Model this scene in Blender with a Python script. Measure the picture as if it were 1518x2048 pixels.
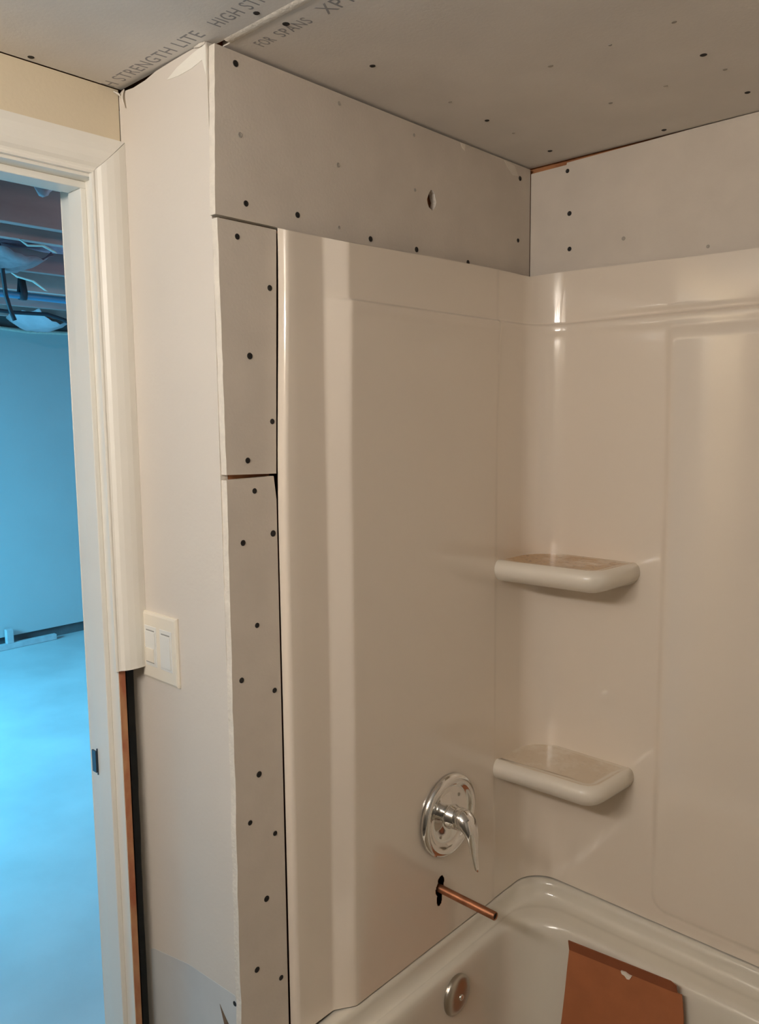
import bpy, bmesh, math, random
from mathutils import Vector, Matrix
random.seed(7)
S = bpy.context.scene
for o in list(bpy.data.objects):
    bpy.data.objects.remove(o)
COL = S.collection

# ------------------------------------------------------------------ camera
CX, CY, CZ = 0.94716, -1.49851, 1.61429
YAW, PITCH, ROLL, FPX = 0.747513, -0.118248, -0.009486, 1595.21
cam_d = bpy.data.cameras.new('camera')
cam = bpy.data.objects.new('camera', cam_d); COL.objects.link(cam)
f = Vector((-math.sin(YAW)*math.cos(PITCH), math.cos(YAW)*math.cos(PITCH), math.sin(PITCH)))
r = Vector((math.cos(YAW), math.sin(YAW), 0)); u = r.cross(f)
cr, sr = math.cos(ROLL), math.sin(ROLL)
r2 = cr*r + sr*u; u2 = -sr*r + cr*u
m = Matrix((( r2.x, u2.x, -f.x, CX), (r2.y, u2.y, -f.y, CY), (r2.z, u2.z, -f.z, CZ), (0, 0, 0, 1)))
cam.matrix_world = m
cam_d.sensor_fit = 'VERTICAL'; cam_d.sensor_height = 36.0; cam_d.sensor_width = 36.0
cam_d.lens = FPX/2048*36.0; cam_d.clip_start = 0.01
S.camera = cam

# ------------------------------------------------------------------ world and exposure
w = bpy.data.worlds.new('world'); S.world = w; w.use_nodes = True
w.node_tree.nodes['Background'].inputs[0].default_value = (0.25, 0.5, 0.8, 1)
w.node_tree.nodes['Background'].inputs[1].default_value = 0.3
S.view_settings.view_transform = 'Standard'; S.view_settings.look = 'None'
S.view_settings.exposure = 0.0; S.view_settings.gamma = 1.0
S.view_settings.use_curve_mapping = False
S.cycles.caustics_reflective = False; S.cycles.caustics_refractive = False

# daylight through the basement window (the opening stands in wall_basement_side)
BULB = 166.0                       # strength of each vanity globe
BULB_COL = (1.0, 0.925, 0.855)
ld = bpy.data.lights.new('window_daylight', 'AREA'); ld.shape = 'RECTANGLE'; ld.size = 1.7; ld.size_y = 0.95
ld.energy = 122; ld.color = (0.11, 0.62, 1.0); ld.spread = math.radians(126)
lo = bpy.data.objects.new('window_daylight', ld); COL.objects.link(lo)
lo.location = (-3.4, -2.25, 1.65)
lo.rotation_euler = Vector((0, 0.80, -0.60)).to_track_quat('-Z', 'Y').to_euler()

# ------------------------------------------------------------------ helpers
OFF = {}
def off(o):
    return OFF.get(o.name, Vector((0, 0, 0))) if o else Vector((0, 0, 0))
def link(name, me, parent=None):
    o = bpy.data.objects.new(name, me); COL.objects.link(o)
    if parent: o.parent = parent
    OFF[o.name] = off(parent)
    return o
def mesh(name, verts, faces, mat, parent=None, smooth=False, mats=None, fmat=None):
    d = off(parent)
    me = bpy.data.meshes.new(name)
    me.from_pydata([(v[0]-d.x, v[1]-d.y, v[2]-d.z) for v in verts], [], faces)
    bm = bmesh.new(); bm.from_mesh(me); bmesh.ops.recalc_face_normals(bm, faces=bm.faces); bm.to_mesh(me); bm.free()
    for mm in ([mat] if mat else []) + (mats or []): me.materials.append(mm)
    if fmat:
        for i, k in enumerate(fmat): me.polygons[i].material_index = k
    if smooth:
        for p in me.polygons: p.use_smooth = True
    me.update()
    return link(name, me, parent)
def from_bm(name, bm, mat, parent=None, smooth=False, mats=None):
    d = off(parent)
    bmesh.ops.translate(bm, verts=bm.verts, vec=-d)
    me = bpy.data.meshes.new(name); bm.to_mesh(me); bm.free()
    for mm in ([mat] if mat else []) + (mats or []): me.materials.append(mm)
    if smooth:
        for p in me.polygons: p.use_smooth = True
    return link(name, me, parent)
def box(name, lo, hi, mat, parent=None, bev=0.0):
    bm = bmesh.new()
    bmesh.ops.create_cube(bm, size=1.0)
    for v in bm.verts:
        v.co = Vector([lo[i] + (hi[i]-lo[i])*(v.co[i]+.5) for i in range(3)])
    if bev > 0:
        bmesh.ops.bevel(bm, geom=list(bm.edges), offset=bev, segments=2, affect='EDGES', profile=.5)
    return from_bm(name, bm, mat, parent, smooth=False)
def thing(name, label, cat, loc, group=None):
    o = bpy.data.objects.new(name, None); COL.objects.link(o); o.location = loc
    o.empty_display_size = .05
    OFF[o.name] = Vector(loc); o['label'] = label; o['category'] = cat
    if group: o['group'] = group
    return o
def tag(o, label, cat, group=None):
    o['label'] = label; o['category'] = cat
    if group: o['group'] = group
    return o
def struct(o):
    o['kind'] = 'structure'; return o
def plate(name, outline, hole, axis, a0, a1, mat, parent=None, mats=None):
    """flat panel: 2D outline (and one hole) extruded from a0 (front) to a1 (back) along axis; other two axes in order"""
    bm = bmesh.new()
    def P(q, a):
        if axis == 0: return Vector((a, q[0], q[1]))
        if axis == 1: return Vector((q[0], a, q[1]))
        return Vector((q[0], q[1], a))
    edges = []
    for loop in [outline] + ([hole] if hole else []):
        vs = [bm.verts.new(P(q, a0)) for q in loop]
        for i in range(len(vs)): edges.append(bm.edges.new((vs[i], vs[(i+1) % len(vs)])))
    res = bmesh.ops.triangle_fill(bm, use_beauty=True, use_dissolve=False, edges=edges)
    front = [g for g in res['geom'] if isinstance(g, bmesh.types.BMFace)]
    ext = bmesh.ops.extrude_face_region(bm, geom=front, use_keep_orig=True)
    dv = P((0, 0), a1) - P((0, 0), a0)
    bmesh.ops.translate(bm, verts=[g for g in ext['geom'] if isinstance(g, bmesh.types.BMVert)], vec=dv)
    bmesh.ops.recalc_face_normals(bm, faces=bm.faces)
    if mats:
        for fc in bm.faces:
            n = fc.normal
            if abs(n[axis]) < .7: fc.material_index = 1
    return from_bm(name, bm, mat, parent, mats=mats)
def ragged(p, q, n, amp):
    """points from p to q (p included, q not), jittered sideways"""
    out = []
    dx, dy = q[0]-p[0], q[1]-p[1]; L = math.hypot(dx, dy); nx, ny = -dy/L, dx/L
    for i in range(n):
        t = i/n; j = 0 if i == 0 else random.uniform(-amp, amp)
        out.append((p[0]+dx*t+nx*j, p[1]+dy*t+ny*j))
    return out
def sweep(name, pts, radii, mat, parent=None, seg=12, side=None, cap=True):
    """tube along pts; radii = number or (a, b) pairs (a across, b along 'side' direction)"""
    pts = [Vector(p) for p in pts]; V = []; F = []
    n = len(pts)
    if not isinstance(radii, (list, tuple)): radii = [radii]*n
    prev = None
    for i, p in enumerate(pts):
        t = (pts[min(i+1, n-1)] - pts[max(i-1, 0)]).normalized()
        if side: s = Vector(side)
        elif prev is None:
            s = t.orthogonal()
        else: s = prev
        s = (s - t*s.dot(t)).normalized(); prev = s
        k = t.cross(s).normalized()
        a, b = radii[i] if isinstance(radii[i], (list, tuple)) else (radii[i], radii[i])
        for j in range(seg):
            an = 2*math.pi*j/seg
            V.append(p + k*math.cos(an)*a + s*math.sin(an)*b)
    for i in range(n-1):
        for j in range(seg):
            F.append((i*seg+j, i*seg+(j+1) % seg, (i+1)*seg+(j+1) % seg, (i+1)*seg+j))
    if cap:
        F.append(tuple(range(seg))[::-1]); F.append(tuple(range((n-1)*seg, n*seg)))
    return mesh(name, V, F, mat, parent, smooth=True)
def lathe_x(name, prof, cx, cy, cz, mat, parent=None, seg=48, closed=True):
    """profile of (radius, x offset) turned about an x-parallel axis"""
    V = []; F = []
    for rr, xx in prof:
        for j in range(seg):
            a = 2*math.pi*j/seg
            V.append((cx+xx, cy+rr*math.cos(a), cz+rr*math.sin(a)))
    for i in range(len(prof)-1):
        for j in range(seg):
            F.append((i*seg+j, i*seg+(j+1) % seg, (i+1)*seg+(j+1) % seg, (i+1)*seg+j))
    if closed: F.append(tuple(range((len(prof)-1)*seg, len(prof)*seg)))
    return mesh(name, V, F, mat, parent, smooth=True)
def sm(t):
    t = max(0.0, min(1.0, t)); return t*t*(3-2*t)

# ------------------------------------------------------------------ materials
def material(name, col, rough=.6, metal=0.0, noise=0.0, nscale=30.0, bump=0.0, bscale=60.0, coat=0.0, spec=.5, col2=None, stretch=None):
    m = bpy.data.materials.new(name); m.use_nodes = True
    nt = m.node_tree; b = nt.nodes['Principled BSDF']
    b.inputs['Base Color'].default_value = (*col, 1); b.inputs['Roughness'].default_value = rough
    b.inputs['Metallic'].default_value = metal
    b.inputs['Specular IOR Level'].default_value = spec
    b.inputs['Coat Weight'].default_value = coat; b.inputs['Coat Roughness'].default_value = .06
    tc = nt.nodes.new('ShaderNodeTexCoord'); mp = nt.nodes.new('ShaderNodeMapping')
    nt.links.new(tc.outputs['Object'], mp.inputs['Vector'])
    if stretch: mp.inputs['Scale'].default_value = stretch
    if noise > 0 or col2:
        n = nt.nodes.new('ShaderNodeTexNoise'); n.inputs['Scale'].default_value = nscale; n.inputs['Detail'].default_value = 5
        nt.links.new(mp.outputs['Vector'], n.inputs['Vector'])
        rp = nt.nodes.new('ShaderNodeValToRGB')
        c2 = col2 if col2 else tuple(c*(1-noise) for c in col)
        rp.color_ramp.elements[0].position = .35; rp.color_ramp.elements[1].position = .68
        rp.color_ramp.elements[0].color = (*c2, 1); rp.color_ramp.elements[1].color = (*col, 1)
        nt.links.new(n.outputs['Fac'], rp.inputs['Fac']); nt.links.new(rp.outputs['Color'], b.inputs['Base Color'])
    if bump > 0:
        n2 = nt.nodes.new('ShaderNodeTexNoise'); n2.inputs['Scale'].default_value = bscale; n2.inputs['Detail'].default_value = 4
        nt.links.new(mp.outputs['Vector'], n2.inputs['Vector'])
        bp = nt.nodes.new('ShaderNodeBump'); bp.inputs['Strength'].default_value = bump; bp.inputs['Distance'].default_value = .003
        nt.links.new(n2.outputs['Fac'], bp.inputs['Height']); nt.links.new(bp.outputs['Normal'], b.inputs['Normal'])
    return m
def emission(name, col, strength):
    m = bpy.data.materials.new(name); m.use_nodes = True
    nt = m.node_tree; nt.nodes.clear()
    e = nt.nodes.new('ShaderNodeEmission'); e.inputs[0].default_value = (*col, 1); e.inputs[1].default_value = strength
    o = nt.nodes.new('ShaderNodeOutputMaterial'); nt.links.new(e.outputs[0], o.inputs[0]); return m

M = {}
M['paper'] = material('drywall_paper', (.69, .62, .535), .8, noise=.06, nscale=14, bump=.08, bscale=220, spec=.3)
M['ceiling_paper'] = material('ceiling_drywall_paper', (.78, .74, .69), .85, noise=.06, nscale=9, bump=.08, bscale=220, spec=.25)
M['flecks'] = material('torn_paper_fleck', (.80, .73, .63), .9)
M['gypsum'] = material('raw_gypsum_edge', (.80, .74, .65), .9, noise=.10, nscale=60, bump=.5, bscale=160, spec=.2)
M['cream'] = material('cream_wall_paint', (.71, .655, .585), .55, noise=.03, nscale=5, bump=.1, bscale=150, spec=.35)
M['tan'] = material('beige_door_wall_paint', (.74, .64, .47), .6, noise=.03, nscale=6, bump=.1, bscale=150, spec=.3)
M['near_paint'] = material('taupe_bathroom_paint', (.26, .23, .19), .7, noise=.05, nscale=4)
M['trim'] = material('white_trim_paint', (.90, .87, .79), .35, noise=.02, nscale=8, spec=.5)
M['acrylic'] = material('glossy_bone_acrylic', (.81, .72, .61), .11, noise=.02, nscale=3, coat=1.0, spec=.6)
M['tub'] = material('glossy_tub_acrylic', (.72, .675, .58), .18, noise=.03, nscale=6, coat=.5, spec=.5)
M['chrome'] = material('chrome', (.80, .79, .77), .07, metal=1.0)
M['gouge'] = material('brown_torn_core', (.20, .125, .075), .9, noise=.4, nscale=60)
M['nickel'] = material('brushed_nickel', (.50, .46, .40), .28, metal=1.0)
M['copper'] = material('copper_pipe', (.43, .18, .09), .45, metal=.75, noise=.35, nscale=40)
M['black'] = material('cavity_shade_black', (.012, .010, .009), .9)  # near-black that paints the shade inside the wall gap and the pipe
M['screw'] = material('black_phosphate_screw', (.018, .016, .015), .55, metal=.3)
M['mark'] = material('grey_screw_mark', (.40, .36, .31), .8)
M['stud'] = material('rough_pine_stud', (.50, .22, .09), .8, noise=.6, nscale=16, col2=(.30, .11, .045), bump=.3, bscale=60, stretch=(1, 1, .25))
M['raw_wood'] = material('raw_jamb_edge', (.62, .36, .17), .8, nscale=22, col2=(.40, .13, .06), bump=.4, bscale=60, stretch=(1, 1, .5))
M['plastic'] = material('almond_switch_plastic', (.84, .78, .66), .32, spec=.5)
M['rocker'] = material('white_rocker_plastic', (.80, .80, .76), .3, spec=.5)
M['slit'] = material('grey_switch_slit', (.30, .30, .28), .6)
M['ink'] = material('grey_printing_ink', (.32, .31, .31), .8)
M['compound'] = material('joint_compound', (.84, .81, .73), .7, bump=.2, bscale=90)
M['bluegrey'] = material('bare_grey_blue_paper', (.60, .62, .62), .8, noise=.06, nscale=12)
M['card'] = material('brown_cardboard', (.40, .135, .050), .7, noise=.12, nscale=18, bump=.1, bscale=120)
M['card_shade'] = material('brown_cardboard_strip_shade', (.27, .080, .030), .7, noise=.12, nscale=18)  # shade of the overhanging fold deepened in the cardboard colour
M['strike'] = material('dark_steel_strike_plate', (.10, .13, .17), .4, metal=.8)
M['concrete'] = material('pale_concrete_floor', (.66, .68, .68), .75, noise=.16, nscale=2.2, bump=.15, bscale=40, spec=.3)
M['tile'] = material('bathroom_subfloor', (.10, .08, .06), .8, noise=.2, nscale=5)
M['basement_paint'] = material('basement_wall_paint', (.60, .62, .62), .8, noise=.04, nscale=3)
M['basement_dark'] = material('dark_wall_core', (.16, .17, .18), .9, noise=.2, nscale=8)  # wall behind the far drywall, darker where it shows below
M['joist'] = material('dusty_joist_wood', (.86, .60, .56), .85, noise=.5, nscale=5, col2=(.50, .32, .30), bump=.4, bscale=30, stretch=(1, .25, 1))
M['deck'] = material('subfloor_boards', (.42, .20, .14), .9, noise=.4, nscale=6)
M['poly'] = material('cloudy_plastic_sheet', (.75, .62, .66), .35, noise=.2, nscale=9, bump=.6, bscale=18)
M['dusty_plastic'] = material('dusty_grey_plastic', (.50, .36, .38), .6, noise=.4, nscale=14, bump=.5, bscale=25)
M['pink_batt'] = material('pink_fibre_batt', (.75, .36, .42), .95, noise=.35, nscale=18, bump=.8, bscale=50)
M['blue_pipe'] = material('blue_water_pipe', (.10, .36, .60), .35)
M['cable'] = material('dark_cable_sheath', (.035, .045, .06), .5)
M['white_batten'] = material('painted_batten', (.62, .64, .66), .6, noise=.15, nscale=20)

def stained(name, base, stain, amount, zlim):
    """shelf acrylic with dried soap and rust stains on its top"""
    m = material(name, base, .34, coat=.35); nt = m.node_tree; b = nt.nodes['Principled BSDF']
    g = nt.nodes.new('ShaderNodeNewGeometry'); sp = nt.nodes.new('ShaderNodeSeparateXYZ')
    nt.links.new(g.outputs['Normal'], sp.inputs[0])
    up = nt.nodes.new('ShaderNodeMapRange'); up.inputs['From Min'].default_value = .985; up.inputs['From Max'].default_value = .998
    nt.links.new(sp.outputs['Z'], up.inputs['Value'])
    tc = nt.nodes.new('ShaderNodeTexCoord')
    n = nt.nodes.new('ShaderNodeTexNoise'); n.inputs['Scale'].default_value = 14; n.inputs['Detail'].default_value = 7; n.inputs['Roughness'].default_value = .7
    nt.links.new(tc.outputs['Object'], n.inputs['Vector'])
    mr = nt.nodes.new('ShaderNodeMapRange'); mr.inputs['From Min'].default_value = .28; mr.inputs['From Max'].default_value = .52
    nt.links.new(n.outputs['Fac'], mr.inputs['Value'])
    mu = nt.nodes.new('ShaderNodeMath'); mu.operation = 'MULTIPLY'; nt.links.new(up.outputs[0], mu.inputs[0]); nt.links.new(mr.outputs[0], mu.inputs[1])
    mu2 = nt.nodes.new('ShaderNodeMath'); mu2.operation = 'MULTIPLY'; mu2.inputs[1].default_value = amount; nt.links.new(mu.outputs[0], mu2.inputs[0])
    n3 = nt.nodes.new('ShaderNodeTexNoise'); n3.inputs['Scale'].default_value = 110; n3.inputs['Detail'].default_value = 3
    nt.links.new(tc.outputs['Object'], n3.inputs['Vector'])
    rp = nt.nodes.new('ShaderNodeValToRGB'); rp.color_ramp.elements[0].position = .33; rp.color_ramp.elements[1].position = .42
    k_ = .35 if amount > .8 else .85
    rp.color_ramp.elements[0].color = (stain[0]*k_, stain[1]*k_, stain[2]*k_, 1); rp.color_ramp.elements[1].color = (*stain, 1)
    nt.links.new(n3.outputs['Fac'], rp.inputs['Fac'])
    mx = nt.nodes.new('ShaderNodeMix'); mx.data_type = 'RGBA'
    mx.inputs[6].default_value = (*base, 1); nt.links.new(rp.outputs['Color'], mx.inputs[7])
    nt.links.new(mu2.outputs[0], mx.inputs[0]); nt.links.new(mx.outputs[2], b.inputs['Base Color'])
    return m
M['shelf_stained'] = stained('stained_shelf_acrylic', (.76, .70, .60), (.50, .31, .14), 1.0, 0)
M['shelf_faint'] = stained('faintly_stained_shelf_acrylic', (.76, .70, .60), (.56, .42, .26), .55, 0)

# ------------------------------------------------------------------ dimensions
L = 1.524            # tub alcove length (x)
D = 0.803            # depth of the plumbing wall (y)
WX = -0.2485         # plane of the door wall
H = 2.1295           # underside of the ceiling
YN = -2.12           # near wall of the bathroom
T = 0.0127           # drywall thickness

# ------------------------------------------------------------------ structure: bathroom
# plumbing wall: studs and back board, drywall sheets are its children
wall_p = struct(box('wall_plumbing', (-.245, -.60, 0), (-.105, -.02, H+.02), M['stud']))
struct(box('wall_plumbing_end', (-.105, -.789, 0), (-T-.001, -.712, 1.89), M['stud']))
sub = box('blocking', (-.105, -.785, 1.893), (-.0165, -.005, H+.01), M['stud'], wall_p)

sc_me = None
def screw_mesh():
    bm = bmesh.new()
    # dimpled bugle head: a shallow cone with a recess, axis +x
    N = 10
    rings = [(.0046, -.0006), (.0046, .0004), (.0036, .0009), (.0018, .0004)]
    vs = [[bm.verts.new((x, rr*math.cos(2*math.pi*j/N), rr*math.sin(2*math.pi*j/N))) for j in range(N)] for rr, x in rings]
    for i in range(3):
        for j in range(N): bm.faces.new((vs[i][j], vs[i][(j+1) % N], vs[i+1][(j+1) % N], vs[i+1][j]))
    bm.faces.new(vs[3])
    bm.faces.new(vs[0][::-1])
    bmesh.ops.recalc_face_normals(bm, faces=bm.faces)
    me = bpy.data.meshes.new('drywall_screw'); bm.to_mesh(me); bm.free(); me.materials.append(M['screw']); return me
SC = screw_mesh()
SM = SC.copy(); SM.materials.clear(); SM.materials.append(M['mark'])
def screws(parent, pts, axis, faint=False):
    for q in pts:
        o = link('screw_mark' if faint else 'drywall_screw', SM if faint else SC, parent)
        o.location = Vector(q) - off(parent)
        if axis == 'x': o.rotation_euler = (random.uniform(0, 3), 0, 0)
        elif axis == '-y': o.rotation_euler = (0, 0, -math.pi/2)
        elif axis == '-z': o.rotation_euler = (0, math.pi/2, 0)
        k = random.uniform(.9, 1.12) if not faint else random.uniform(.6, .95)
        o.scale = (1, k, k)
# (y, z) of each screw as measured on the plane x = 0
cre = ragged((-.799, H-.006), (-.807, 1.897), 14, .0006)[1:]
hole = [(-.330+.0125*k*math.cos(a), 2.003+.0175*k2*math.sin(a)) for a, k, k2 in
        [(i*math.pi/7, random.uniform(.82, 1.12), random.uniform(.85, 1.1)) for i in range(14)]]
up_out = [(-.799, H-.006)] + cre + [(-.807, 1.8975), (-.70, 1.8975), (-.69, 1.8955), (-.55, 1.8985), (-.30, 1.9040), (-.11, 1.9068), (-.002, 1.9068), (-.002, H-.004), (-.30, H-.0055)]
pan1 = plate('drywall_panel', up_out, hole, 0, 0.0, -T, M['paper'], wall_p, mats=[M['gypsum']])
st1_out = ragged((-.8035, 1.8935), (-.8015, 1.535), 18, .0006) + [(-.8015, 1.533), (-.7085, 1.530), (-.6968, 1.8935)]
pan2 = plate('drywall_panel', st1_out, None, 0, -.0006, -T-.0006, M['paper'], wall_p, mats=[M['gypsum']])
st2_out = ragged((-.8015, 1.525), (-.8040, 1.1), 16, .0008) + ragged((-.8040, 1.1), (-.809, .02), 30, .0013) + [(-.809, .02), (-.7115, .02), (-.7100, .9), (-.7090, 1.49), (-.7135, 1.5265)]
pan3 = plate('drywall_panel', st2_out, None, 0, -.001, -T-.001, M['paper'], wall_p, mats=[M['gypsum']])
screws(pan1, [(0, y, z) for y, z in [(-.7643, 2.1076), (-.7528, 1.9211), (-.6545, 1.9221), (-.4925, 1.9111), (-.373, 1.911), (-.2193, 1.9086), (-.0463, 1.9756), (-.0413, 2.1)]], 'x')
screws(pan1, [(0, y, z) for y, z in [(-.76, 2.0133), (-.562, 2.1082), (-.5663, 2.0141), (-.3786, 2.1046), (-.3765, 2.0125), (-.5661, 1.9179)]], 'x', True)
screws(pan2, [(-.0006, y, z) for y, z in [(-.7697, 1.8726), (-.7122, 1.8072), (-.7533, 1.7054), (-.7138, 1.6094), (-.7625, 1.5524)]], 'x')
screws(pan3, [(-.001, y, z) for y, z in [(-.751, 1.5062), (-.7174, 1.4379), (-.7753, 1.4302), (-.7534, 1.3), (-.7858, 1.2214), (-.7225, 1.189), (-.7577, 1.0628), (-.7779, .9909), (-.729, .9537), (-.7498, .8515), (-.7728, .7416), (-.7243, .7006)]], 'x')

for q in ([(-.2445, 2.128), (-.2290, 2.1235), (-.2310, 2.1115), (-.2400, 2.1155)], [(-.1000, 2.1255), (-.0620, 2.1205), (-.0480, 2.1030), (-.0680, 2.1010), (-.0900, 2.1140)]):
    q = [(a, min(b, H-.006)) for a, b in q]
    plate('paper_fleck', q, None, 0, .0005, -.001, M['flecks'], pan1)

# back wall of the tub alcove
wall_b = struct(box('wall_back', (-.245, .030, 0), (L+.1, .12, H+.02), M['stud']))
box('top_plate', (-.10, T+.0005, 1.90), (L, .0295, H+.02), M['stud'], wall_b)
bk = [(.0005, 1.9068), (.06, 1.9064), (.24, 1.9022), (.46, 1.8990), (L-.46, 1.8990), (L-.24, 1.9022), (L-.06, 1.9064), (L-.001, 1.9068), (L-.001, H-.001), (.60, H-.001), (.34, H-.0025), (.0845, H-.0075), (.0835, H-.0115), (.0005, H-.0125)]
pan4 = plate('drywall_panel', bk, None, 1, 0.0, T, M['paper'], wall_b, mats=[M['gypsum']])
screws(pan4, [(x, 0, z) for x, z in [(.086, 2.1057), (.0922, 2.0216), (.0937, 1.9515)]], '-y')
screws(pan4, [(x, 0, z) for x, z in [(.2108, 1.9544), (.3744, 1.9153)]], '-y', True)

# right end wall, near wall
wall_r = struct(box('wall_right', (L, YN, 0), (L+.1, .03, H+.02), M['near_paint']))
struct(box('wall_near', (-.36, YN-.1, 0), (L+.1, YN, H+.02), M['near_paint']))
struct(box('floor', (-.36, YN-.1, -.10), (L+.1, .12, 0), M['tile']))

# ceiling: two sheets with an untaped joint
ceil = struct(box('ceiling', (-.36, YN-.1, H+T), (L+.1, .12, H+.10), M['stud']))
cg = [(-.2475, YN), (L, YN), (L, -.7872)] + ragged((L, -.7872), (.0, -.7872), 30, .0006)[1:] + [(-.0, -.7872), (-.05, -.7905), (-.0635, -.796), (-.2475, -.7985)]
cA = plate('ceiling_panel', cg, None, 2, H, H+T, M['ceiling_paper'], ceil, mats=[M['gypsum']])
cB = plate('ceiling_panel', [(-.012, -.7765), (L, -.7765), (L, .004), (-.012, .004)], None, 2, H-.0004, H+T, M['ceiling_paper'], ceil, mats=[M['gypsum']])
seam = []
n = 40
for i in range(n+1):
    x = .008 + (L-.01)*i/n
    seam.append((x, random.uniform(-.0006, .0006)))
V = []; F = []
for x, j in seam:
    V += [(x, -.7895, H-.0002), (x, -.7865+j, H-.0016), (x, -.7780+j, H-.0016), (x, -.7750, H-.0006)]
for i in range(n):
    for k in range(3): F.append((4*i+k, 4*i+k+1, 4*i+k+5, 4*i+k+4))
o = mesh('raw_joint', V, F, M['gypsum'], ceil, smooth=True); o['label'] = 'whitish raw gypsum joint between the two ceiling sheets'
screws(cA, [(-.2344, -.9467, H), (.0955, -.8025, H)], '-z')
screws(cB, [(x, y, H-.0004) for x, y in [(.0969, -.5873), (.0914, -.2886), (.465, -.2814), (.4647, -.0952), (.2958, -.0237), (.0858, -.0682), (.1017, -.7584)]], '-z')
screws(cB, [(x, y, H-.0004) for x, y in [(.0957, -.3997), (.2865, -.4037), (.2847, -.2099), (.3796, -.2131), (.4741, -.407), (.3821, -.4048), (.4698, -.2095), (.0902, -.2032)]], '-z', True)

def lettering(txt, x0, y, width, size, parent, z):
    """text printed on the underside of the ceiling sheet, read from below looking along the print"""
    cu = bpy.data.curves.new('printed_lettering', 'FONT'); cu.body = txt; cu.size = size; cu.space_character = 1.12
    cu.extrude = .00008; cu.resolution_u = 3; cu.shear = -.12
    t = bpy.data.objects.new('tmp_text', cu); COL.objects.link(t)
    dg = bpy.context.evaluated_depsgraph_get(); dg.update()
    me = bpy.data.meshes.new_from_object(t.evaluated_get(dg)); bpy.data.objects.remove(t); bpy.data.curves.remove(cu)
    xs = [v.co.x for v in me.vertices]; k = width/(max(xs)-min(xs)); x_ = min(xs)
    for v in me.vertices:
        v.co = Vector((x0+(v.co.x-x_)*k, y-v.co.y, z-v.co.z-.0001))
    me.materials.clear(); me.materials.append(M['ink']); me.name = 'printed_lettering'
    return link('printed_lettering', me, parent)
lettering('HIGH STRENGTH LITE', -.30, -.8125, .300, .030, cA, H)
lettering('HIGH STR', .030, -.8125, .105, .030, cA, H)
lettering('FOR', .028, -.7370, .030, .027, cB, H-.0004)
lettering('SPANS', .070, -.7370, .062, .027, cB, H-.0004)
lettering('XP1', .158, -.7370, .050, .034, cB, H-.0004)

# return wall: the lit end beside the doorway
ret_top = [(-.2475, H-.0085), (-.2365, H-.0045), (-.233, H-.007), (-.205, H-.0095), (-.17, H-.008), (-.14, H-.0035), (-.10, H-.002), (-.06, H-.0012), (-.0135, H-.001)]
ret_out = [(-.0135, .0)] + ragged((-.0135, .02), (-.0135, .70), 24, .0012) + [(-.0140, .71)] + ret_top[::-1] + [(-.2475, 1.21)] + ragged((-.2865, 1.195), (-.290, .60), 22, .0012) + [(-.290, 0.0)]
wall_ret = struct(plate('wall_return', ret_out, None, 1, -D, -D+T, M['cream'], None, mats=[M['gypsum']]))
patch = [(-.112, 2.1055), (-.085, 2.1150), (-.045, 2.1225), (-.0150, 2.1260), (-.0150, 2.083), (-.0235, 2.1075), (-.050, 2.1035), (-.082, 2.1030)]
o = plate('joint_compound', patch, None, 1, -D-.0007, -D+.001, M['compound'], wall_ret); o['label'] = 'smear of white joint compound at the top corner'
bare = [(-.2655, .0), (-.2655, .672), (-.02, .703), (-.0155, .690), (-.0155, .0)]
bare = [(-.2700, .0), (-.2700, .665), (-.262, .6705), (-.150, .6945), (-.0195, .7045), (-.0155, .690), (-.0155, .0)]
o = plate('bare_paper', bare, None, 1, -D-.0004, -D+.001, M['bluegrey'], wall_ret); o['label'] = 'unpainted grey blue paper below a slanting line'
screws(wall_ret, [(-.0212, -D-.0004, .690)], '-y')
o = plate('torn_gouge', [(-.062, .668), (-.050, .655), (-.034, .640), (-.024, .612), (-.040, .615), (-.052, .640)], None, 1, -D-.0009, -D+.001, M['gouge'], wall_ret); o['label'] = 'brown gouge torn through the paper'
o = sweep('paper_shred', [(-.228, -D-.002, H-.006), (-.231, -D-.004, H-.012), (-.229, -D-.006, H-.022), (-.226, -D-.003, H-.034)], [(.0006, .003), (.0006, .0035), (.0006, .003), (.0005, .001)], M['gypsum'], wall_ret, seg=6, side=(1, 0, 0))
o = sweep('paper_shred', [(-.0150, -D-.001, H-.002), (-.026, -D-.003, H-.003), (-.040, -D-.002, H-.0015)], [(.0006, .002), (.0006, .003), (.0004, .001)], M['gypsum'], wall_ret, seg=6, side=(0, 0, 1))

# door wall with its opening: the door wall stops at the jamb below, a cavity backed in black for its shade stays open beside it
OPL, ZH = -1.640, 1.986          # far jamb face, head jamb underside
bm = bmesh.new()
def bmbox(bm, lo, hi):
    r_ = bmesh.ops.create_cube(bm, size=1.0)
    for v in r_['verts']: v.co = Vector([lo[i]+(hi[i]-lo[i])*(v.co[i]+.5) for i in range(3)])
bmbox(bm, (-.360, YN, 0), (WX, OPL-.020, H-.001))
bmbox(bm, (-.360, OPL-.020, ZH+.020), (WX, -D-.0005, H-.0014))
bmbox(bm, (-.360, -.8285, 1.2), (WX-.001, -D-.0005, ZH+.020))
wall_d = struct(from_bm('wall_door', bm, M['tan']))
o = sweep('paper_shred', [(WX+.001, -.812, H-.006), (WX+.006, -.806, H-.010), (WX+.012, -.805, H-.018)], [(.0006, .002), (.0006, .0026), (.0004, .001)], M['gypsum'], wall_d, seg=6, side=(1, 0, 0))
struct(box('wall_cavity', (-.360, -.8403, 0), (-.335, -.7895, 1.199), M['black']))  # back of the gap, its shade put in as black
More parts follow.
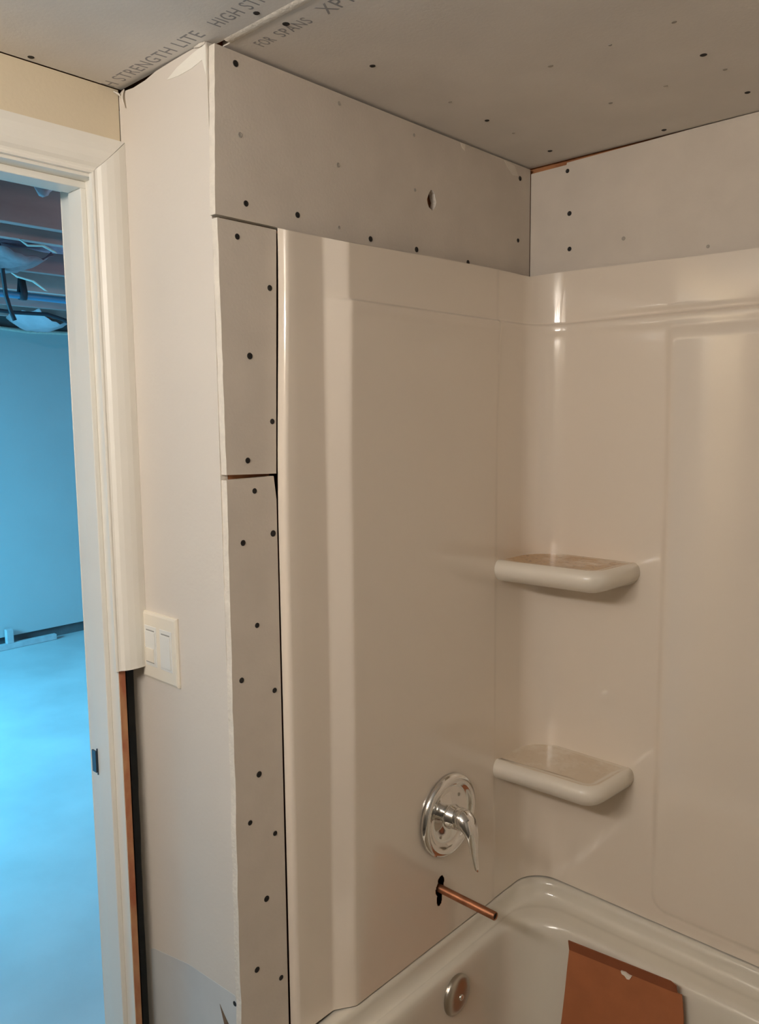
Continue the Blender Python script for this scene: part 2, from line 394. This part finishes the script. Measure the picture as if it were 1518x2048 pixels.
# jamb: door_1
door = struct(box('door_1', (-.360, -.8405, 0), (WX, -.8515, ZH+.019), M['trim'], None, .0008))
bpy.context.view_layer.update()
box('raw_edge', (WX-.0004, -.8510, 0.0), (WX+.0012, -.8400, 1.20), M['raw_wood'], door)['label'] = 'raw brown wooden edge of the jamb'
box('jamb_head', (-.360, OPL, ZH), (WX, -.848, ZH+.019), M['trim'], door, .0008)
box('jamb_far', (-.360, OPL-.019, 0), (WX, OPL, ZH+.019), M['trim'], door, .0008)
box('door_stop', (-.318, -.8605, 0), (-.2755, -.8515, ZH-.011), M['trim'], door, .0015)
box('door_stop', (-.318, OPL+.011, ZH-.011), (-.2755, -.848, ZH), M['trim'], door, .0015)
box('door_stop', (-.318, OPL, 0), (-.2755, OPL+.011, ZH-.011), M['trim'], door, .0015)
bm = bmesh.new()
bmbox(bm, (-.3195, -.8620, 1.000), (-.3170, -.8510, 1.047)); bmbox(bm, (-.3320, -.8640, 1.004), (-.3190, -.8612, 1.043))
from_bm('strike_plate', bm, M['strike'], door)['label'] = 'dark metal strike plate on the jamb'

# casing (trim_1): profiled leg, cut off low down, and head
prof = [(0.0, 0.0), (0.0, .0075), (.003, .0085), (.006, .0075), (.009, .0085), (.014, .0125), (.022, .0150), (.034, .0160), (.044, .0155), (.0562, .0128), (.0563, 0.0)]
trim = bpy.data.objects.new('trim_1', None); COL.objects.link(trim); trim['kind'] = 'structure'
def casing_leg(name, z0, z1a, z1b, flip, y0):
    """z1a = top at inner edge, z1b = top at outer edge (mitre)"""
    V = []; n = len(prof); W_ = prof[-1][0]
    for a, d in prof:
        y = y0 + flip*a
        V.append((WX+d, y, z0)); V.append((WX+d, y, z1a + (z1b-z1a)*a/W_))
    F = [(2*i, 2*i+1, 2*i+3, 2*i+2) for i in range(n-1)] + [tuple(2*i for i in range(n)), tuple(2*i+1 for i in range(n))[::-1]]
    return mesh(name, V, F, M['trim'], trim)
ci, co_ = 1.9905, 1.9905+.0555
g1 = casing_leg('casing_leg', 1.2005, ci, co_, 1, -.8595)
g2 = casing_leg('casing_leg', 0, ci, co_, -1, OPL-.006)
V = []; n = len(prof)
for a, d in prof:
    V.append((WX+d, -.8595+a+.0, ci+.0003+a)); V.append((WX+d, OPL-.006-a, ci+.0003+a))
F = [(2*i, 2*i+1, 2*i+3, 2*i+2) for i in range(n-1)] + [tuple(2*i for i in range(n)), tuple(2*i+1 for i in range(n))[::-1]]
mesh('casing_head', V, F, M['trim'], trim)

# ------------------------------------------------------------------ structure: basement room beyond the door
BX, BY0, BY1, BZ = -4.80, -2.40, 3.20, 2.54
struct(box('basement_floor', (BX-.2, BY0-.1, -.10), (-.360, BY1+.1, 0), M['concrete']))
wf = struct(box('wall_far', (BX-.12, BY0, 0), (BX-.03, BY1, BZ), M['basement_dark']))
box('drywall_panel', (BX-.03, .35, .080), (BX, BY1, 2.262), M['basement_paint'], wf)
box('drywall_panel', (BX-.03, BY0, .080), (BX, .347, 2.262), M['basement_paint'], wf)
struct(box('wall_basement_end', (BX-.12, BY1, 0), (-.360, BY1+.1, BZ), M['basement_paint']))
struct(box('wall_partition', (-.372, -.789, 0), (-.3605, BY1, BZ), M['basement_paint']))
struct(box('wall_partition_near', (-.372, BY0, 0), (-.3605, OPL-.020, BZ), M['basement_paint']))
struct(box('wall_partition_head', (-.372, OPL-.020, ZH+.019), (-.3605, -.789, BZ), M['basement_paint']))
struct(box('wall_partition_side', (-.372, -.8403, 0), (-.3605, -.7895, ZH+.019), M['basement_paint']))
bm = bmesh.new()
wx0, wx1, wz0, wz1 = -4.28, -2.52, 1.15, 2.15
bmbox(bm, (BX-.12, BY0-.1, 0), (wx0, BY0, BZ)); bmbox(bm, (wx1, BY0-.1, 0), (-.3605, BY0, BZ))
bmbox(bm, (wx0, BY0-.1, 0), (wx1, BY0, wz0)); bmbox(bm, (wx0, BY0-.1, wz1), (wx1, BY0, BZ))
struct(from_bm('wall_basement_side', bm, M['basement_paint']))
bm = bmesh.new()
bmbox(bm, (wx0, BY0-.08, wz0), (wx1, BY0-.02, wz0+.05)); bmbox(bm, (wx0, BY0-.08, wz1-.05), (wx1, BY0-.02, wz1))
bmbox(bm, (wx0, BY0-.08, wz0), (wx0+.05, BY0-.02, wz1)); bmbox(bm, (wx1-.05, BY0-.08, wz0), (wx1, BY0-.02, wz1)); bmbox(bm, ((wx0+wx1)/2-.02, BY0-.08, wz0), ((wx0+wx1)/2+.02, BY0-.02, wz1))
struct(from_bm('window_1', bm, M['trim']))
bceil = struct(box('basement_ceiling', (BX-.12, BY0-.1, BZ), (-.360, BY1+.1, BZ+.03), M['deck']))
for i, (x, zb) in enumerate([(-.55, 2.30), (-.98, 2.305), (-1.42, 2.30), (-1.955, 2.30), (-2.22, 2.305), (-2.83, 2.30), (-3.40, 2.30), (-3.99, 2.30), (-4.50, 2.30)]):
    box('joist', (x-.019, BY0, zb), (x+.019, BY1, BZ), M['joist'], bceil, .002)
for i, (x0, x1) in enumerate([(-2.80, -2.25), (-3.96, -3.43)]):
    bm = bmesh.new(); nx, ny = 6, 60
    vs = [[bm.verts.new((x0+(x1-x0)*a/nx, BY0+.1+(BY1-BY0-.2)*b/ny, 2.41 - .05*math.sin(math.pi*a/nx) + random.uniform(-.018, .018))) for a in range(nx+1)] for b in range(ny+1)]
    for b in range(ny):
        for a in range(nx): bm.faces.new((vs[b][a], vs[b][a+1], vs[b+1][a+1], vs[b+1][a]))
    from_bm('fibre_batt', bm, M['pink_batt'], bceil, smooth=True)

# ------------------------------------------------------------------ tub surround (moulded wall panels with two shelves)
sur = thing('tub_surround', 'glossy bone coloured moulded tub surround with two corner shelves below the drywall', 'tub surround', (.02, -.35, .56))
ZT = 1.893
def lip(z):
    if z > 1.816: return 0.0
    if z > 1.805: return -.0050*sm((1.816-z)/.011)
    if z > 1.795: return -.0050+.0165*sm((1.805-z)/.010)
    if z > 1.785: return .0115+.0005*sm((1.795-z)/.01)
    return .012*(1-sm((1.785-z)/.26)*1.0)*(1-.25*sm((1.785-z)/.012))
def hole_d(y, z):      # pipe hole, keyhole like
    return min(((y+.3575)/.0130)**2+((z-.7025)/.0150)**2, ((y+.3590)/.0085)**2+((z-.683)/.015)**2, ((y+.3540)/.0100)**2+((z-.716)/.0125)**2)
zs = [.594, .6, .606, .612, .616, .620, .624, .628, .632, .636, .642, .65, .66] + [.668+.0024*i for i in range(28)] + [.75, .8, .86, .92, 1.0, 1.08, 1.16, 1.24, 1.32, 1.40, 1.48, 1.54, 1.58, 1.62, 1.66, 1.70, 1.73, 1.75, 1.765, 1.772, 1.776, 1.78, 1.784, 1.788, 1.791, 1.794, 1.796, 1.798, 1.80, 1.802, 1.804, 1.806, 1.8085, 1.811, 1.8135, 1.816, 1.82, 1.84, 1.86, ZT]
def half_path(z):
    o = lip(z); yE = -.696-.012*sm((1.90-z)/.45)
    P = [(.0012, yE), (.006, yE+.0002), (.0115, yE+.0006), (.0150, yE+.0022), (.0172, yE+.0048), (.018, yE+.0085), (.018, -.675), (.018, -.66), (.018, -.635)]
    o = max(o, 0)*.8; pm = .040+o*.7; ob = lip(z)
    y0, y1 = -.6235-.006*sm((1.2-z)/.6), -.582-.006*sm((1.2-z)/.6)
    for t in (0, .04, .08, .13, .19, .35, .5, .65, .81, .87, .92, .96, 1.0):
        q = .19                                              # rounded only near both edges
        e = (t*t/(2*q) if t < q else (t-q/2 if t < 1-q else 1-q-(1-t)**2/(2*q)))/(1-q)
        P.append((.018+(pm-.018)*e, y0+(y1-y0)*t))
    for y in [-.5785, -.572, -.55, -.51, -.47, -.43, -.40, -.385]: P.append((pm, y))
    y = -.378
    while y < -.330: P.append((pm, y)); y += .0018
    for y in [-.32, -.30, -.27, -.24, -.21, -.19, -.182]: P.append((pm, y))
    pc = .0388+o*.6
    for k in range(1, 7): t = k/6; P.append((pm+(pc-pm)*sm(t), -.182+.014*t))
    for y in [-.165, -.155, -.14, -.12, -.105]: P.append((pc, y))
    R = .066; cx, cy = pc+R, -.0205-o*.75-R
    for k in range(0, 17):
        a = math.pi/2*k/16
        P.append((cx-R*math.cos(a), cy+R*math.sin(a)))
    def yb(x):
        s = 0.0
        if z < 1.78:
            q = (x-.318)/.012                               # signed step of the raised back panel (rounded lower corner)
            dx, dz = x-.318, z-.622; rr = .035
            if dx < rr and dz < rr: d_ = rr-math.hypot(rr-dx, rr-dz)
            else: d_ = min(dx, dz)
            s = sm((d_+.006)/.018)*sm((1.78-z)/.02)
        return -.0205-(o+(ob-o)*sm((x-.12)/.15))*.75-.0065*s
    for x in [.115, .13, .15, .18, .21, .24, .27, .29, .30, .307, .311, .314, .316, .318, .32, .322, .324, .326, .328, .331, .336, .341, .347, .353, .362, .38, .42, .48, .55, .63, .70, L/2]:
        P.append((x, yb(x)))
    return P
def top_z(x, y):
    # the moulding's top edge dips slightly away from the corner
    x = min(x, L-x)
    if .0395 < x and y < -.0255:                              # rounded corner
        return CZ+max((CX-x)/CX, (y-CY)/(-CY))*(1.9080-CZ) if y > -.19 else CZ+(CX-x)/CX*(1.8965+.0115*sm((CY+(y-CY)*CX/(CX-x)+.695)/.60)-CZ)
    if x < .06:
        t = (CX-x)/CX; yp = CY+(y-CY)/t
        return CZ+t*(1.8965+.0115*sm((yp+.695)/.60)-CZ)
    t = (y-CY)/(-CY); xp = CX+(x-CX)/t
    return CZ+t*(1.9080-.0075*sm((xp-.03)/.42)-CZ)
rows = []
for z in zs:
    h = half_path(z); rows.append(h + [(L-x, y) for x, y in h[:-1]][::-1])
nC = len(rows[0]); V = []; F = []
for i, z in enumerate(zs):
    for x, y in rows[i]: V.append((x, y, top_z(x, y) if z == ZT else z))
for i in range(len(zs)-1):
    for j in range(nC-1):
        a = (rows[i][j][1]+rows[i][j+1][1])/2; b = (zs[i]+zs[i+1])/2
        if rows[i][j][0] < .06 and hole_d(a, b) < 1: continue
        F.append((i*nC+j, i*nC+j+1, (i+1)*nC+j+1, (i+1)*nC+j))
mesh('wall_panel', V, F, M['acrylic'], sur, smooth=True)

def offset_poly(P, d):
    n = len(P); out = []
    for i in range(n):
        a, b, c = Vector(P[i-1]), Vector(P[i]), Vector(P[(i+1) % n])
        t = ((b-a).normalized()+(c-b).normalized())
        t = t.normalized() if t.length > 1e-6 else (c-b).normalized()
        out.append((b.x - t.y*d, b.y + t.x*d))
    return out
def arc(cx, cy, r_, a0, a1, n):
    return [(cx+r_*math.cos(math.radians(a0+(a1-a0)*i/n)), cy+r_*math.sin(math.radians(a0+(a1-a0)*i/n))) for i in range(n+1)]
def shelf(zt, mat, lab):
    # plan outline, counter clockwise: left end on the plumbing side, front edge, rounded front corner, right end on the back panel
    P = [(.012, -.006), (.012, -.176)] + arc(.034, -.167, .014, 225, 275, 4) + [(.08, -.1775), (.13, -.174), (.17, -.1715)] + arc(.222, -.124, .046, 278, 352, 10) + [(.271, -.09), (.273, -.06), (.274, -.006)]
    prof_ = [(.040, -.047), (.028, -.0455), (.015, -.041), (.006, -.034), (.001, -.025), (0, -.018), (.002, -.010), (.006, -.0045), (.012, -.0010), (.017, 0.0), (.022, -.0008), (.027, -.0020), (.032, -.0025)]
    V = []; F = []; n = len(P)
    for d_, dz in prof_:
        Q = offset_poly(P, d_)
        for i, q in enumerate(Q): V.append((max(q[0], .012), min(q[1], -.006), zt+dz))
    for k in range(len(prof_)-1):
        for i in range(n): F.append((k*n+i, k*n+(i+1) % n, (k+1)*n+(i+1) % n, (k+1)*n+i))
    F.append(tuple(range(n))[::-1]); F.append(tuple(range((len(prof_)-1)*n, len(prof_)*n)))
    o = mesh('corner_shelf', V, F, mat, sur, smooth=True); o['label'] = lab
    return o
shelf(1.325, M['shelf_stained'], 'upper corner shelf with rusty brown stains on top')
shelf(.902, M['shelf_faint'], 'lower corner shelf with faint tan film on top')

# ------------------------------------------------------------------ bathtub
tub = thing('bathtub', 'glossy bone coloured bathtub with rounded rim under the moulded surround', 'bathtub', (.76, -.37, 0))
def rrect(x0, x1, y0, y1, rad, zfun, n=14, ns=12):
    P = []
    cs = [(x1-rad, y1-rad, 0), (x0+rad, y1-rad, 90), (x0+rad, y0+rad, 180), (x1-rad, y0+rad, 270)]
    for k, (cx, cy, a0) in enumerate(cs):
        P += arc(cx, cy, rad, a0, a0+90, n)
        nx_ = cs[(k+1) % 4]
        e = P[-1]; s_ = (nx_[0]+rad*math.cos(math.radians(nx_[2])), nx_[1]+rad*math.sin(math.radians(nx_[2])))
        P += [(e[0]+(s_[0]-e[0])*t/ns, e[1]+(s_[1]-e[1])*t/ns) for t in range(1, ns)]
    return [(x, y, zfun(x, y)) for x, y in P]
def up(zs_, zf):
    return lambda x, y: zf + (zs_-zf)*sm((y+.72)/.05)
YF = -.765
loops = []
def lp(ex, ey, yf, rad, zs_, zf): loops.append(rrect(ex, L-ex, yf, ey, rad, up(zs_, zf)))
lp(.0035, -.004, YF, .012, 0.0, 0.0)
lp(.0035, -.004, YF, .012, .45, .50)
lp(.0035, -.004, YF+.002, .012, .585, .535)
lp(.006, -.005, YF+.010, .014, .5905, .546)
lp(.036, -.018, YF+.030, .060, .5915, .550)
lp(.0415, -.0285, YF+.034, .072, .5885, .5515)
lp(.0430, -.0300, YF+.036, .074, .578, .5525)
lp(.0460, -.0325, YF+.039, .076, .566, .5535)
lp(.0505, -.0375, YF+.043, .078, .5575, .5535)
lp(.0545, -.0450, YF+.050, .080, .5540, .5535)
lp(.0575, -.0555, YF+.060, .084, .5525, .5530)
lp(.0600, -.0610, YF+.064, .086, .5545, .5535)
lp(.0630, -.0660, YF+.068, .090, .5535, .5530)
lp(.0665, -.0880, YF+.088, .100, .5525, .5525)
lp(.0700, -.0960, YF+.096, .104, .5505, .5505)
lp(.0730, -.1015, YF+.102, .106, .5455, .5455)
lp(.0752, -.1050, YF+.106, .108, .5370, .5370)
lp(.0770, -.1075, YF+.108, .110, .5220, .5220)
lp(.0820, -.1130, YF+.114, .114, .45, .45)
lp(.0920, -.1230, YF+.124, .120, .34, .34)
lp(.1080, -.1380, YF+.140, .126, .24, .24)
lp(.1350, -.1600, YF+.164, .130, .175, .175)
lp(.1900, -.2000, YF+.200, .120, .142, .142)
lp(.3000, -.2800, YF+.270, .080, .132, .132)
n = len(loops[0]); V = [p for l in loops for p in l]; F = []
for k in range(len(loops)-1):
    for i in range(n): F.append((k*n+i, k*n+(i+1) % n, (k+1)*n+(i+1) % n, (k+1)*n+i))
F.append(tuple(range((len(loops)-1)*n, len(loops)*n))); F.append(tuple(range(n))[::-1])
mesh('tub_shell', V, F, M['tub'], tub, smooth=True)
op = lathe_x('overflow_plate', [(.0385, -.004), (.0390, .002), (.0375, .0055), (.033, .0085), (.024, .0105), (.012, .0115), (.003, .0118)], .0785, -.355, .4985, M['nickel'], tub)
op['label'] = 'round brushed metal overflow plate'
lathe_x('plate_screw', [(.006, -.001), (.006, .0016), (.0045, .0028), (.001, .0028)], .0905, -.355, .4985, M['chrome'], op, seg=16)

# cardboard standing in the tub against the back inner wall
cb = thing('cardboard_sheet', 'red brown cardboard sheet leaning inside the tub against its back wall', 'cardboard', (.31, -.19, .165))
def card_y(z): return -.1235-.0095*sm((.55-z)/.11)-.032*sm((.45-z)/.22)-.055*max(0, (.28-z)/.1)**1.3*.55
def card_pt(s, z, dy=0): return (s, card_y(z)-.004+dy, z)
rowsz = [.178, .188, .20, .23, .27, .32, .38, .44, .49, .515, .528]
V = []; F = []; nx = 12
for z in rowsz:
    for a in range(nx+1):
        t = a/nx; xl = .1895+.0065*(z-.37)/.18; xr = .438-.02*max(0, (z-.46)/.12)
        zz = z + .019*t*(z-.178)/.35
        V.append(card_pt(xl+(xr-xl)*t, zz))
m_ = len(V)
for v in list(V): V.append((v[0], v[1]+.003, v[2]))
W_ = nx+1; R_ = len(rowsz)
for b in range(R_-1):
    for a in range(nx):
        q = (b*W_+a, b*W_+a+1, (b+1)*W_+a+1, (b+1)*W_+a); F.append(q); F.append(tuple(m_+k for k in q[::-1]))
ring = [a for a in range(W_)] + [b*W_+nx for b in range(1, R_)] + [(R_-1)*W_+a for a in range(nx-1, -1, -1)] + [b*W_ for b in range(R_-2, 0, -1)]
for i in range(len(ring)):
    a, b = ring[i], ring[(i+1) % len(ring)]; F.append((a, b, m_+b, m_+a))
mesh('sheet', V, F, M['card'], cb)
V = []; F = []
topz = rowsz[-1]
cols = [i/nx for i in range(nx+1)]
for t in cols:
    z0 = topz+.019*t; z1 = z0+.022*(1 if t < .93 else .72)
    xl, xr = .1953, .4265 - (.008 if t >= .93 else 0)
    x = xl+(xr-xl)*t; y = card_y(z0)-.0045
    V += [(x, y, z0), (x-.0005, y-.004, z1), (x-.0005, y-.0015, z1), (x, y+.0028, z0)]
for i in range(nx):
    for k in range(4): F.append((4*i+k, 4*i+(k+1) % 4, 4*i+4+(k+1) % 4, 4*i+4+k))
F.append((0, 1, 2, 3)); F.append((4*nx+3, 4*nx+2, 4*nx+1, 4*nx))
mesh('folded_strip', V, F, M['card_shade'], cb)['label'] = 'strip folded along the top edge, coloured darker for its shade'
yy = card_y(.535)-.0056
plate('torn_spot', [(.309, .5395), (.318, .541), (.326, .538), (.331, .5385), (.327, .530), (.322, .5285), (.317, .533), (.311, .534)], None, 1, yy+.002-.0045, yy+.0035, M['gypsum'], cb)['label'] = 'small pale torn spot'

# ------------------------------------------------------------------ shower valve and pipe stub
VX, VY, VZ = .0405, -.336, .8475
va = thing('shower_valve', 'chrome single lever shower valve with round escutcheon on the plumbing side panel', 'faucet', (VX, VY, VZ))
lathe_x('escutcheon', [(.0800, .0), (.0812, .003), (.0805, .0075), (.0775, .0112), (.0730, .0132), (.0685, .0134), (.0645, .0120), (.0610, .0095), (.0580, .0075), (.0540, .0066), (.0450, .0072), (.0340, .0092), (.0280, .0105), (.0250, .0110)], VX, VY, VZ, M['chrome'], va, seg=72)
lathe_x('hub', [(.0235, .009), (.0235, .014), (.0215, .016), (.0205, .034), (.0195, .037), (.010, .039), (.002, .0392)], VX, VY, VZ, M['chrome'], va, seg=40)
lev = [(.024, .001), (.032, .002), (.041, .002), (.050, -.003), (.057, -.012), (.0615, -.024), (.064, -.040), (.0655, -.056), (.068, -.071), (.0715, -.083), (.0745, -.089)]
rad = [(.0195, .0195), (.0215, .0215), (.0205, .0215), (.0165, .0205), (.0115, .0185), (.0080, .0160), (.0060, .0130), (.0048, .0105), (.0040, .0085), (.0030, .0065), (.0012, .0030)]
sweep('lever', [(VX+a, VY, VZ+b) for a, b in lev], rad, M['chrome'], va, seg=24, side=(0, 1, 0))
lathe_x('screw', [(.0035, .0062), (.0035, .0080), (.0015, .0085)], VX, VY-.028, VZ-.033, M['nickel'], va, seg=12)
lathe_x('screw', [(.0035, .0062), (.0035, .0080), (.0015, .0085)], VX, VY+.028, VZ+.033, M['nickel'], va, seg=12)

cp = thing('copper_pipe', 'copper pipe stub sticking out of the panel under the shower valve', 'pipe', (.0405, -.3535, .701))
V = []; F = []; SG = 20
for xx, rr in [(-.10, .0078), (.166, .0078), (.1672, .0072), (.1672, .0062), (.11, .0060)]:
    for j in range(SG): a = 2*math.pi*j/SG; V.append((xx, -.3530+.0010*(xx < 0)+rr*math.cos(a), .6995-.012*0+rr*math.sin(a)))
for i in range(4):
    for j in range(SG): F.append((i*SG+j, i*SG+(j+1) % SG, (i+1)*SG+(j+1) % SG, (i+1)*SG+j))
mesh('tube', V, F, M['copper'], cp, smooth=True)
lathe_x('bore_shade', [(.0063, .1655), (.0001, .1656)], 0, -.3530, .6995, M['black'], cp, seg=SG)['label'] = 'black disc painting the shade inside the open pipe end'  # black disc near the mouth stands for shade inside the pipe

# ------------------------------------------------------------------ switch plate on the return wall
PX0, PX1, PZ0, PZ1 = -.2440, -.1385, 1.1815, 1.2965
sw = thing('switch_plate', 'almond two gang light switch plate on the return wall beside the door casing', 'light switch', ((PX0+PX1)/2, -D, (PZ0+PZ1)/2))
yf = -D-.0062
bm = bmesh.new(); pc_ = [(0, 0, -D-.0002), (0, 0, -D-.0025), (.0015, .0015, -D-.0052), (.0045, .0045, yf)]
rings = []
for a, b, y in pc_:
    rings.append([bm.verts.new(q) for q in [(PX0+a, y, PZ0+b), (PX1-a, y, PZ0+b), (PX1-a, y, PZ1-b), (PX0+a, y, PZ1-b)]])
for k in range(3):
    for i in range(4): bm.faces.new((rings[k][i], rings[k][(i+1) % 4], rings[k+1][(i+1) % 4], rings[k+1][i]))
bm.faces.new(rings[3]); bm.faces.new(rings[0][::-1]); bmesh.ops.recalc_face_normals(bm, faces=bm.faces)
pl = from_bm('plate', bm, M['plastic'], sw)
cxs = (PX0+.0300, PX1-.0300); zc = (PZ0+PZ1)/2
for k, cx in enumerate(cxs):
    fr = box('device_frame', (cx-.0172, yf-.0008, zc-.0340), (cx+.0172, yf+.001, zc+.0340), M['rocker'], sw, .0005)
    rk = box('rocker', (cx-.0140, yf-.0026, zc-.0300), (cx+.0140, yf-.0004, zc+.0250), M['rocker'], sw, .0008)
    box('slit', (cx-.0120, yf-.0012, zc+.0258), (cx+.0120, yf-.0002, zc+.0278), M['slit'], fr)
    if k == 0:
        box('lower_button', (cx-.0115, yf-.0040, zc-.0260), (cx+.0115, yf-.0020, zc-.0030), M['plastic'], rk, .0006)['label'] = 'square button on the lower half'
        box('slit', (cx-.0122, yf-.0030, zc-.0278), (cx+.0122, yf-.0020, zc-.0262), M['slit'], rk)
        box('slit', (cx-.0132, yf-.0030, zc-.0262), (cx-.0117, yf-.0020, zc-.0028), M['slit'], rk)

# ------------------------------------------------------------------ things in the basement room
bt = thing('wooden_batten', 'pale wooden batten lying on the floor along the basement far wall', 'board', (-4.74, .75, 0))
box('rail', (-4.775, .40, .001), (-4.735, 1.10, .042), M['white_batten'], bt, .003)
box('upright', (-4.778, .742, .042), (-4.738, .79, .142), M['white_batten'], bt, .003)
pp = thing('water_pipe', 'blue water pipe running below the dusty basement joists', 'pipe', (-3.0, .25, 2.215))
sweep('tube', [(-3.0, -1.2, 2.215), (-3.0, .0, 2.215), (-3.0, .6, 2.212), (-3.0, 3.0, 2.21)], .016, M['blue_pipe'], pp, seg=14)
for y in (-.55, .235, 1.2):
    sweep('strap', [(-3.0, y, 2.30), (-3.022, y, 2.225), (-3.012, y, 2.197), (-3.0, y, 2.194), (-2.988, y, 2.197), (-2.978, y, 2.225), (-3.0, y, 2.30)], [(.002, .020)]*7, M['cable'], pp, seg=6, side=(0, 1, 0))
tag(sweep('hanging_cable', [(-2.60, -.03, 2.36), (-2.60, -.020, 2.27), (-2.60, -.012, 2.15), (-2.60, .006, 2.08), (-2.60, .020, 2.045)], .009, M['cable'], None, seg=10), 'short dark cable hanging straight down from the basement joists', 'cable')
tag(sweep('drooping_cable', [(-4.0, .20, 2.31), (-4.0, .45, 2.27), (-4.0, .62, 2.262), (-4.0, .82, 2.268), (-4.0, .92, 2.245), (-4.0, 1.02, 2.20), (-4.0, 1.2, 2.16), (-4.0, 1.5, 2.20), (-4.0, 1.8, 2.31)], .012, M['cable'], None, seg=10), 'long black cable sagging below the joists near the basement far wall', 'cable')
def crumple(name, label, cat, c, sx, sy, sz, n, amp, mat, seed):
    rnd = random.Random(seed); bm = bmesh.new()
    vs = []
    for b in range(n+1):
        row = []
        for a in range(n+1):
            s, t = a/n*2-1, b/n*2-1
            row.append(bm.verts.new((c[0]+sx*s, c[1]+sy*t*(1-.35*abs(s)), c[2]-sz*(1-t*t)*(1-.3*s*s)+rnd.uniform(-amp, amp))))
        vs.append(row)
    for b in range(n):
        for a in range(n): bm.faces.new((vs[b][a], vs[b][a+1], vs[b+1][a+1], vs[b+1][a]))
    bmesh.ops.recalc_face_normals(bm, faces=bm.faces)
    ext = bmesh.ops.solidify(bm, geom=list(bm.faces), thickness=.003)
    o = from_bm(name, bm, mat, None, smooth=True)
    return tag(o, label, cat)
crumple('plastic_sheet', 'cloudy plastic sheet bulging down from the joists above the far wall', 'plastic sheet', (-4.31, .93, 2.300), .25, .20, .105, 10, .010, M['poly'], 3)
crumple('torn_plastic', 'small torn plastic scrap hanging from the joist nearest the door', 'plastic sheet', (-1.408, -.385, 2.303), .014, .040, .040, 6, .006, M['poly'], 5)
crumple('loose_plastic', 'wide flap of loose plastic under the middle joists', 'plastic sheet', (-2.60, .00, 2.310), .22, .16, .05, 9, .012, M['dusty_plastic'], 8)
for i, (a, b, lab) in enumerate([((-2.2, -.085, 2.285), (-2.2, .02, 2.276), 'thin pale paper strip caught under the second row of joists'),
                                 ((-2.83, .14, 2.272), (-2.83, .27, 2.225), 'slanting pale paper strip below the middle joist')]):
    A_, B_ = Vector(a), Vector(b); mid = (A_+B_)/2+Vector((.02, 0, .008))
    tag(sweep('paper_strip', [A_+Vector((0, -.03, .018)), A_, mid, B_, B_+Vector((0, .012, -.005))], [(.0015, .004), (.002, .008), (.002, .010), (.002, .007), (.001, .002)], M['gypsum'], None, seg=6, side=(1, 0, .3)), lab, 'paper')
tag(sweep('torn_tape', [(-4.79, .55, 2.27), (-4.785, .8, 2.255), (-4.785, 1.05, 2.238), (-4.79, 1.4, 2.25), (-4.79, 2.2, 2.262)], [(.006, .014)]*5, M['gypsum'], None, seg=6, side=(0, 0, 1)), 'torn white paper tape along the top of the far wall', 'paper')

# ------------------------------------------------------------------ vanity light on the near wall (behind the camera)
vl = thing('vanity_light', 'three globe vanity light bar on the near bathroom wall', 'lamp', (.40, YN, 1.99))
box('back_plate', (.06, YN, 1.94), (.74, YN+.03, 2.04), M['chrome'], vl, .004)
GL = emission('lit_globe', BULB_COL, BULB)
for x in (.20, .42, .64):
    sweep('socket', [(x, YN+.03, 1.99), (x, YN+.075, 1.99)], .022, M['chrome'], vl, seg=16)
    bm = bmesh.new(); bmesh.ops.create_uvsphere(bm, u_segments=20, v_segments=12, radius=.045)
    bmesh.ops.translate(bm, verts=bm.verts, vec=(x, YN+.115, 1.99))
    from_bm('globe', bm, GL, vl, smooth=True)

# made-up bulb, unseen behind the plumbing wall, added to brighten the basement joists
bb = thing('added_fill_bulb', 'added unseen bulb in a made-up holder, brightening the basement joists', 'lamp', (-1.05, 1.10, 2.30))
box('fill_bulb_board', (-1.44, 1.06, 2.285), (-.53, 1.14, 2.30), M['joist'], bb)
sweep('holder', [(-1.05, 1.10, 2.285), (-1.05, 1.10, 2.262), (-1.05, 1.10, 2.24)], [.05, .045, .022], M['trim'], bb, seg=20)
bm = bmesh.new(); bmesh.ops.create_uvsphere(bm, u_segments=16, v_segments=10, radius=.03)
bmesh.ops.translate(bm, verts=bm.verts, vec=(-1.05, 1.10, 2.212))
from_bm('bulb', bm, emission('added_fill_glow', (1.0, .72, .66), 300.0), bb, smooth=True)
